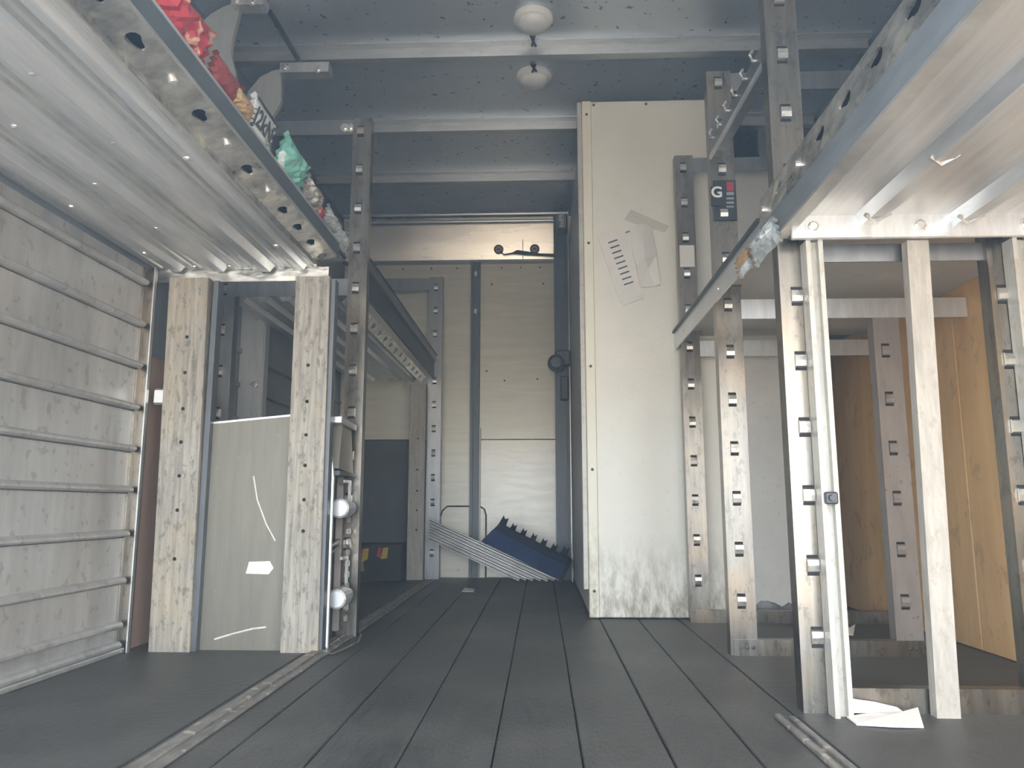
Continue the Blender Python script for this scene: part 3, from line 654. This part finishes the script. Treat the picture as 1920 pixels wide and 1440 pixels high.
corner_bracket(2.45, [(450, 2), (420, 12), (395, 26), (374, 46), (362, 90), (362, 200), (438, 200), (442, 140), (432, 100), (436, 70), (447, 30)], [(440, 4), (500, 18)], 'curved grey roof corner bracket above the red snack bag')
st = MB(); st.bar(on(505, 20, z=2.185), on(560, 112, y=2.68), .02, .008)
tag(build('roof_strut', st, 'dark_post', loc=on(505, 20, z=2.185)), 'slim grey strut slanting under the roof to the curved bracket', 'strut')

# ================================================================== PACKAGES
def bag(name, label, cat, c, L, W, T, yaw_dir, up_dir, matn, group, crumple=.15, crimp=True):
    """pillow bag: L along yaw_dir, W along up_dir, crimped ends"""
    a = Vector(yaw_dir).normalized(); b = Vector(up_dir).normalized(); n = a.cross(b).normalized(); b = n.cross(a)
    c = Vector(c); nu, nv = 14, 9; rnd = random.Random(sum(ord(q) for q in label))
    t_ = thing(name, label, cat, tuple(c), group)
    m_ = MB(); idx = {}
    vs = []; fs = []
    for side in (1, -1):
        for i in range(nu):
            for j in range(nv):
                u = -1 + 2 * i / (nu - 1); v = -1 + 2 * j / (nv - 1)
                e = max(0, 1 - abs(u) ** 3) * max(0, 1 - v * v) ** .6
                cr = crumple * (rnd.random() - .5) * (0 if abs(u) == 1 or abs(v) == 1 else 1)
                wv = W / 2 * v * (1 - .10 * (1 - abs(u)) ** 2)
                pt_ = c + a * (u * L / 2) + b * (wv + (.03 * W * math.sin(9 * v) if abs(u) > .99 else 0)) + n * (side * T / 2 * (e + cr))
                if abs(u) == 1 or abs(v) == 1: pt_ = c + a * (u * L / 2) + b * wv
                vs.append(pt_)
    k = nu * nv
    for s_i, side in enumerate((1, -1)):
        for i in range(nu - 1):
            for j in range(nv - 1):
                q = [s_i * k + i * nv + j, s_i * k + (i + 1) * nv + j, s_i * k + (i + 1) * nv + j + 1, s_i * k + i * nv + j + 1]
                fs.append(tuple(q if side == 1 else q[::-1]))
    m_.add(vs, fs); build('pouch', m_, matn, t_)
    if crimp:
        for s in (-1, 1):
            q = MB(); ce_ = c + a * (s * L / 2)
            zz = []
            for j in range(9): 
                v = -1 + j / 4; zz.append((ce_ + b * (v * W / 2 * .98) + n * (.004 * (-1) ** j), ce_ + a * (s * .014) + b * (v * W / 2 * 1.0) + n * (.004 * (-1) ** j)))
            vv = [p for z in zz for p in z] + [p + n * .0015 for z in zz for p in z]
            ff = [(2 * j, 2 * j + 1, 2 * j + 3, 2 * j + 2) for j in range(8)] + [(18 + 2 * j, 18 + 2 * j + 2, 18 + 2 * j + 3, 18 + 2 * j + 1) for j in range(8)]
            q.add(vv, ff); build('crimped_end', q, matn, t_)
    return t_, c, a, b, n
GP = 'snack wrappers on the left shelf edge'
def at_edge(px, py, x=-.655): return on(px, py, x=x)
bag('snack_bag', 'crumpled red snack bag leaning over the left shelf edge', 'bag', at_edge(338, 38), .20, .085, .05, (0, 1, .05), (.35, 0, 1), 'red_pack', GP, .5)
bag('snack_bag', 'dark maroon wrapper lying behind the left shelf edge', 'bag', at_edge(422, 152), .12, .055, .03, (0, 1, 0), (.3, 0, 1), 'maroon_pack', GP, .3)
bag('snack_bag', 'tan snack packet between the maroon wrapper and the lettered packet', 'bag', at_edge(454, 198), .10, .05, .03, (0, 1, 0), (.3, 0, 1), 'tan_pack', GP, .4)
wt, c, a, b, n = bag('snack_bag', 'white packet with dark lettering on the left shelf edge', 'bag', at_edge(486, 234), .125, .085, .02, (0, 1, -.02), (.3, 0, 1), 'white_pack', GP, .05)
for sgn in (1, -1):
    fr = MB(); fr.bar(c + a * -.066 + b * (.034 * sgn) + n * .012, c + a * .066 + b * (.034 * sgn) + n * .012, .003, .005); build('print_border', fr, 'dark_steel', wt)
def text_mesh(txt, size, matn, name, parent, origin, ex, ey, depth=.0006):
    cu = bpy.data.curves.new(name, 'FONT'); cu.body = txt; cu.size = size; cu.extrude = depth; cu.align_x = 'CENTER'; cu.align_y = 'CENTER'; cu.offset = size * .022
    ob = bpy.data.objects.new(name, cu); col.objects.link(ob)
    dg = bpy.context.evaluated_depsgraph_get()
    me = bpy.data.meshes.new_from_object(ob.evaluated_get(dg)); bpy.data.objects.remove(ob); bpy.data.curves.remove(cu)
    ex = Vector(ex).normalized(); ey = Vector(ey).normalized(); ez = ex.cross(ey)
    M = Matrix((ex, ey, ez)).transposed().to_4x4(); M.translation = Vector(origin) - root_loc(parent)
    me.transform(M); me.materials.clear(); me.materials.append(MATS[matn])
    o = bpy.data.objects.new(name, me); col.objects.link(o); o.parent = parent
    return o
text_mesh('J2kN', .055, 'ink', 'lettering', wt, c + n * .0125, a, b)
bag('snack_bag', 'green and white crumpled snack bag on the left shelf edge', 'bag', at_edge(546, 311), .17, .10, .04, (0, 1, -.05), (.35, 0, 1), 'green_pack', GP, .6)
bag('snack_bag', 'crinkled brown foil wrapper beside the green snack bag', 'bag', at_edge(584, 368), .12, .07, .04, (0, 1, -.1), (.3, 0, 1), 'foil_pack', GP, .8)
bag('snack_bag', 'small red wrapper at the end of the brown foil', 'bag', at_edge(597, 394), .07, .04, .02, (0, 1, -.1), (.3, 0, 1), 'red_pack', GP, .4)
bag('snack_bag', 'clear crinkled wrapper close to the slotted post, upper one', 'bag', at_edge(622, 416), .13, .05, .03, (0, 1, -.1), (.3, 0, 1), 'clear_wrap', GP, .8)
bag('snack_bag', 'clear crinkled wrapper at the very end of the left shelf', 'bag', at_edge(640, 448), .12, .05, .03, (0, 1, -.1), (.3, 0, 1), 'clear_wrap', GP, .8)
GR = 'wrappers on the right shelf edge'
bag('wrapper', 'clear plastic wrap hanging on the far right shelf edge', 'wrapper', on(1434, 454, x=.498), .16, .06, .03, (0, 1, 0), (-.2, 0, 1), 'clear_wrap', GR, .8)
bag('wrapper', 'brown torn wrapper beside the clear plastic wrap', 'wrapper', on(1393, 492, x=.51), .10, .05, .02, (0, 1, 0), (-.2, 0, 1), 'tan_pack', GR, .5)
bag('wrapper', 'tiny white scrap under the brown torn wrapper', 'wrapper', on(1397, 503, x=.508), .07, .025, .012, (0, 1, 0), (-.2, 0, 1), 'white_pack', GR, .3)

# black G sticker wrapped on the middle post
sg = thing('drink_label', 'black drink label with a white letter G stuck on a rack post', 'label', (.562, 2.255, 1.34))
p0 = on(1337, 338, y=2.252); p1 = on(1383, 412, y=2.252)
build('label_sheet', MB().box(p0.x, p1.x, 2.253, 2.2555, p1.z, p0.z), 'sticker_black', sg)
q0 = on(1332, 350, y=2.25); q1 = on(1354, 385, y=2.25)
build('label_flap', MB().box(q0.x, q1.x, 2.249, 2.2525, q1.z, q0.z), 'sticker_black', sg)
text_mesh('G', .048, 'sticker_white', 'letter', sg, on(1344, 361, y=2.2485), (1, 0, 0), (0, 0, 1))
r0 = on(1362, 341, y=2.252); r1 = on(1376, 358, y=2.252)
build('red_print', MB().box(r0.x, r1.x, 2.2515, 2.253, r1.z, r0.z), 'sticker_red', sg)
for ya, yb in ((360, 366), (370, 374), (378, 382), (386, 389)):
    r0 = on(1362, ya, y=2.252); r1 = on(1376, yb, y=2.252); build('small_print', MB().box(r0.x, r1.x, 2.2515, 2.253, r1.z, r0.z), 'sticker_grey', sg)
p0 = on(1274, 460, y=2.866); p1 = on(1303, 500, y=2.866)
gs = MB(); gs.box(p0.x, p1.x, 2.866, 2.8685, p1.z, p0.z)
tag(build('blank_sticker', gs, 'paper_grey', loc=(p0.x, 2.867, p1.z)), 'blank grey sticker on the post beside the white cabinet', 'sticker')

# documents on the cabinet
YD = 2.9585
def flat(pix, y0, y1): return MB().prism([(on(px, py, y=YD).x, on(px, py, y=YD).z) for px, py in pix], 'y', y0, y1)
tp_ = thing('taped_document', 'printed white form taped crooked on the white cabinet', 'document', tuple(on(1165, 495, y=YD)))
build('sheet', flat([(1119, 440), (1180, 420), (1192, 455), (1206, 545), (1204, 560), (1168, 572), (1160, 560)], 2.9545, 2.9575), 'form_paper', tp_)
for k in range(9):
    x_ = 1140 + k * 3.7 ; y_ = 455 + k * 9.8
    build('text_line', flat([(x_, y_), (x_ + 17, y_ - 6), (x_ + 18, y_ - 3.5), (x_ + 1, y_ + 2.5)], 2.9538, 2.9545), 'ink', tp_)
build('text_line', flat([(1172, 436), (1180, 433), (1181, 435), (1173, 438)], 2.9538, 2.9545), 'ink', tp_)
build('bottom_fold', flat([(1166, 566), (1204, 553), (1206, 560), (1168, 574)], 2.951, 2.9545), 'paper_grey', tp_)
# crumpled second sheet: faceted
cs = MB(); pix = [(1186, 424, .000), (1206, 420, .006), (1222, 428, .004), (1230, 480, .010), (1237, 535, .016), (1226, 538, .004), (1200, 540, .008), (1192, 500, .018), (1184, 468, .008), (1206, 462, .020), (1215, 505, .006), (1208, 490, .024)]
vv = [on(px, py, y=YD) for px, py, d in pix]
for v_, (_, _, d) in zip(vv, pix): v_.y = 2.957 - d
n_ = len(vv)
back = [Vector((p.x, 2.9595, p.z)) for p in vv]
F = [(0, 1, 9), (1, 2, 9), (2, 3, 9), (3, 11, 9), (3, 10, 11), (3, 4, 10), (4, 5, 10), (5, 6, 10), (6, 7, 10), (7, 11, 10), (7, 8, 11), (8, 9, 11), (8, 0, 9)]
rim = [0, 1, 2, 3, 4, 5, 6, 7, 8]
F2 = [(rim[i], rim[(i + 1) % 9], rim[(i + 1) % 9] + n_, rim[i] + n_) for i in range(9)]
cs.add(vv + back, F + F2)
tag(build('crumpled_sheet', cs, 'form_paper', loc=vv[7]), 'crumpled blank sheet sagging beside the printed form', 'paper')
ts = flat([(1183, 393), (1254, 424), (1246, 436), (1222, 428), (1186, 418), (1170, 412)], 2.957, 2.9592)
tag(build('tape_strip', ts, 'tape_grey', loc=tuple(on(1210, 415, y=YD))), 'dull tape strip holding the papers on the white cabinet', 'tape')

# ================================================================== FRONT CORNER CLUTTER
G_TB = 'metal bars leaning in the corner'
names = ['topmost', 'second', 'third', 'fourth', 'fifth', 'sixth', 'lowest']
for k in range(7):
    zl = .336 - .0165 * k; xr = .10 - (.028 * k if k < 5 else .028 * 5 + .02 * (k - 5)); yb = 4.31 + .022 * (k % 2)
    a = Vector((-.622, yb, zl)); d = Vector((.72, 0, -.318)).normalized()
    t = (zl - .012) / .404; bpt = a + d * t * 1.0
    bpt = a + d * ((zl - .014) / -d.z * (1.0 if k < 4 else .99))
    mb = MB(); nn = Vector((-d.z, 0, d.x)); mb.bar(a + Vector((0, .010, 0)), bpt + Vector((0, .010, 0)), .0132, .004, (0, 1, 0)); mb.mi = [1] * len(mb.f); mb.bar(a + nn * .0050, bpt + nn * .0050, .0034, .018, (0, 1, 0)); mb.bar(a - nn * .0050, bpt - nn * .0050, .0034, .018, (0, 1, 0))
    o = build('metal_bar', mb, ['tube_metal', 'dark_steel'], loc=tuple(bpt))  # dark web colour stands in for shade in the channel recess
    tag(o, names[k] + ' of the slanting metal bars leaning beside the blue rack', 'bar', G_TB)
br = thing('blue_rack', 'dark blue plastic toothed rack tipped against the corner', 'rack', tuple(on(1055, 1085, y=4.28)))
o0 = Vector((-.318, 4.12, .230)); dx = Vector((.415, 0, -.200)).normalized(); dz = Vector((-dx.z, 0, dx.x))
def loc2(u, v, y): return o0 + dx * u + dz * v + Vector((0, y - 4.25, 0)) * .97
def prism2(poly, y0, y1):
    n = len(poly); m_ = MB()
    v = [loc2(u, w_, y0) for u, w_ in poly] + [loc2(u, w_, y1) for u, w_ in poly]
    m_.add(v, [tuple(range(n)), tuple(range(2 * n - 1, n - 1, -1))] + [(i, i + n, (i + 1) % n + n, (i + 1) % n) for i in range(n)])
    return m_
build('front_face', prism2([(0, 0), (.450, 0), (.466, .080), (.03, .085)], 4.25, 4.262), 'blue_light', br)
build('tray', prism2([(.01, .02), (.452, .02), (.474, .118), (.045, .124)], 4.262, 4.40), 'blue_plastic', br)
for k in range(7):
    u = .062 + k * .060; h = .060 if k in (0, 6) else .048; wd = .030 if k in (0, 6) else .022
    build('tooth', prism2([(u - wd / 2 - .006, .11), (u + wd / 2 + .006, .11), (u + wd / 2, .11 + h), (u + .003, .11 + h - .012), (u - .003, .11 + h - .012), (u - wd / 2, .11 + h)], 4.30, 4.33), 'blue_plastic', br)
build('end_plate', prism2([(.452, -.004), (.472, .0), (.472, .12), (.455, .12)], 4.245, 4.40), 'blue_plastic', br)
ch = MB(); ch.tube([(.165, 4.24, .20), (.167, 4.24, .15), (.164, 4.24, .10), (.167, 4.24, .05), (.165, 4.24, .012)], .004, 6)
tag(build('pale_strap', ch, 'sticker_white', loc=(.165, 4.24, .01)), 'short pale strap hanging beside the blue rack', 'strap')
sb = thing('snack_carton', 'dark printed snack carton on the floor in the far left bay', 'carton', (-.91, 4.42, 0))
build('box', MB().cbox(-1.06, -.78, 4.38, 4.55, 0, .205, .004), 'carton_navy', sb)
for pts, mm in (([(-1.045, .12), (-1.01, .105), (-1.0, .17), (-1.03, .19)], 'carton_red'), ([(-1.01, .10), (-.975, .12), (-.97, .18), (-1.0, .175)], 'carton_yellow'),
                ([(-.925, .135), (-.90, .125), (-.90, .18), (-.915, .185)], 'carton_red'), ([(-.90, .12), (-.865, .125), (-.86, .185), (-.89, .18)], 'carton_yellow'), ([(-1.045, .06), (-.99, .05), (-1.0, .105), (-1.04, .11)], 'carton_olive')):
    build('print_patch', MB().prism(pts, 'y', 4.377, 4.38), mm, sb)

# ================================================================== FLOOR LITTER
def sheet(name, label, pix, lifts, matn, mid):
    P = [on(px, py, z=.004) if on(px, py, z=.004).y < 1.648 or on(px, py, z=.004).y > 1.9 else on(px, py, y=1.646) for px, py in pix]
    base_z = [p.z - .004 for p in P]
    for p, l, bz in zip(P, lifts, base_z): p.z = .004 + max(l, bz)
    c_ = sum(P, Vector((0, 0, 0))) / len(P) + Vector((0, 0, .004)); n = len(P)
    m_ = MB(); v = P + [c_] + [p - Vector((0, 0, .003)) for p in P]
    f = [(i, (i + 1) % n, n) for i in range(n)] + [(i, n + 1 + i, n + 1 + (i + 1) % n, (i + 1) % n) for i in range(n)] + [tuple(range(2 * n, n, -1))]
    m_.add(v, f)
    tag(build(name, m_, matn, loc=c_), label, 'paper', 'paper litter on the floor')
sheet('paper_sheet', 'long crumpled white sheet flat on the floor at the right', [(1588, 1343), (1606, 1357), (1680, 1363), (1732, 1362), (1722, 1338), (1695, 1340), (1640, 1343)], [0, 0, .002, 0, .012, .006, .008], 'paper', (1660, 1350))
sheet('paper_sheet', 'folded stained white sheet against the galvanised sill', [(1585, 1308), (1586, 1338), (1640, 1340), (1694, 1336), (1682, 1326), (1640, 1316)], [.018, .004, .006, .002, .010, .016], 'paper', (1630, 1328))
sheet('paper_scrap', 'white scrap on the dark floor by the plywood lining', [(1581, 1180), (1583, 1188), (1600, 1190), (1604, 1177), (1594, 1180)], [.01, 0, 0, .012, .006], 'paper', (1592, 1184))
sheet('paper_scrap', 'small pale scrap at the foot of the grey panel', [(374, 1209), (392, 1216), (406, 1212), (398, 1203), (384, 1201)], [.0, 0, 0, .012, .010], 'paper_grey', (390, 1208))
sheet('paper_scrap', 'tiny flat scrap on the far aisle floor', [(866, 1108), (888, 1109), (890, 1104), (872, 1103)], [.0, 0, 0, .004], 'paper_grey', (880, 1106))

# ================================================================== HAZE
HAZE = ((.001, .70, .020, (.70, .86, 1, 1)), (.701, 2.19, .085, (.46, .72, 1, 1)))   # added volumes imitating a bluish lens veil, denser under the roof
for z0, z1, dens, hc in HAZE:
    hm = bpy.data.materials.new('veil_haze'); hm.use_nodes = True
    nt = hm.node_tree; nt.nodes.remove(nt.nodes['Principled BSDF'])
    vs_ = nt.nodes.new('ShaderNodeVolumeScatter'); vs_.inputs['Density'].default_value = dens; vs_.inputs['Color'].default_value = hc
    vs_.inputs['Anisotropy'].default_value = 0.1
    nt.links.new(vs_.outputs['Volume'], nt.nodes['Material Output'].inputs['Volume']); MATS['veil_haze'] = hm
    hz = build('veil_haze', MB().box(-1.19, 1.26, -.3, 4.55, z0, z1), 'veil_haze', loc=(0, 2, 0))
    tag(hz, kind='structure')
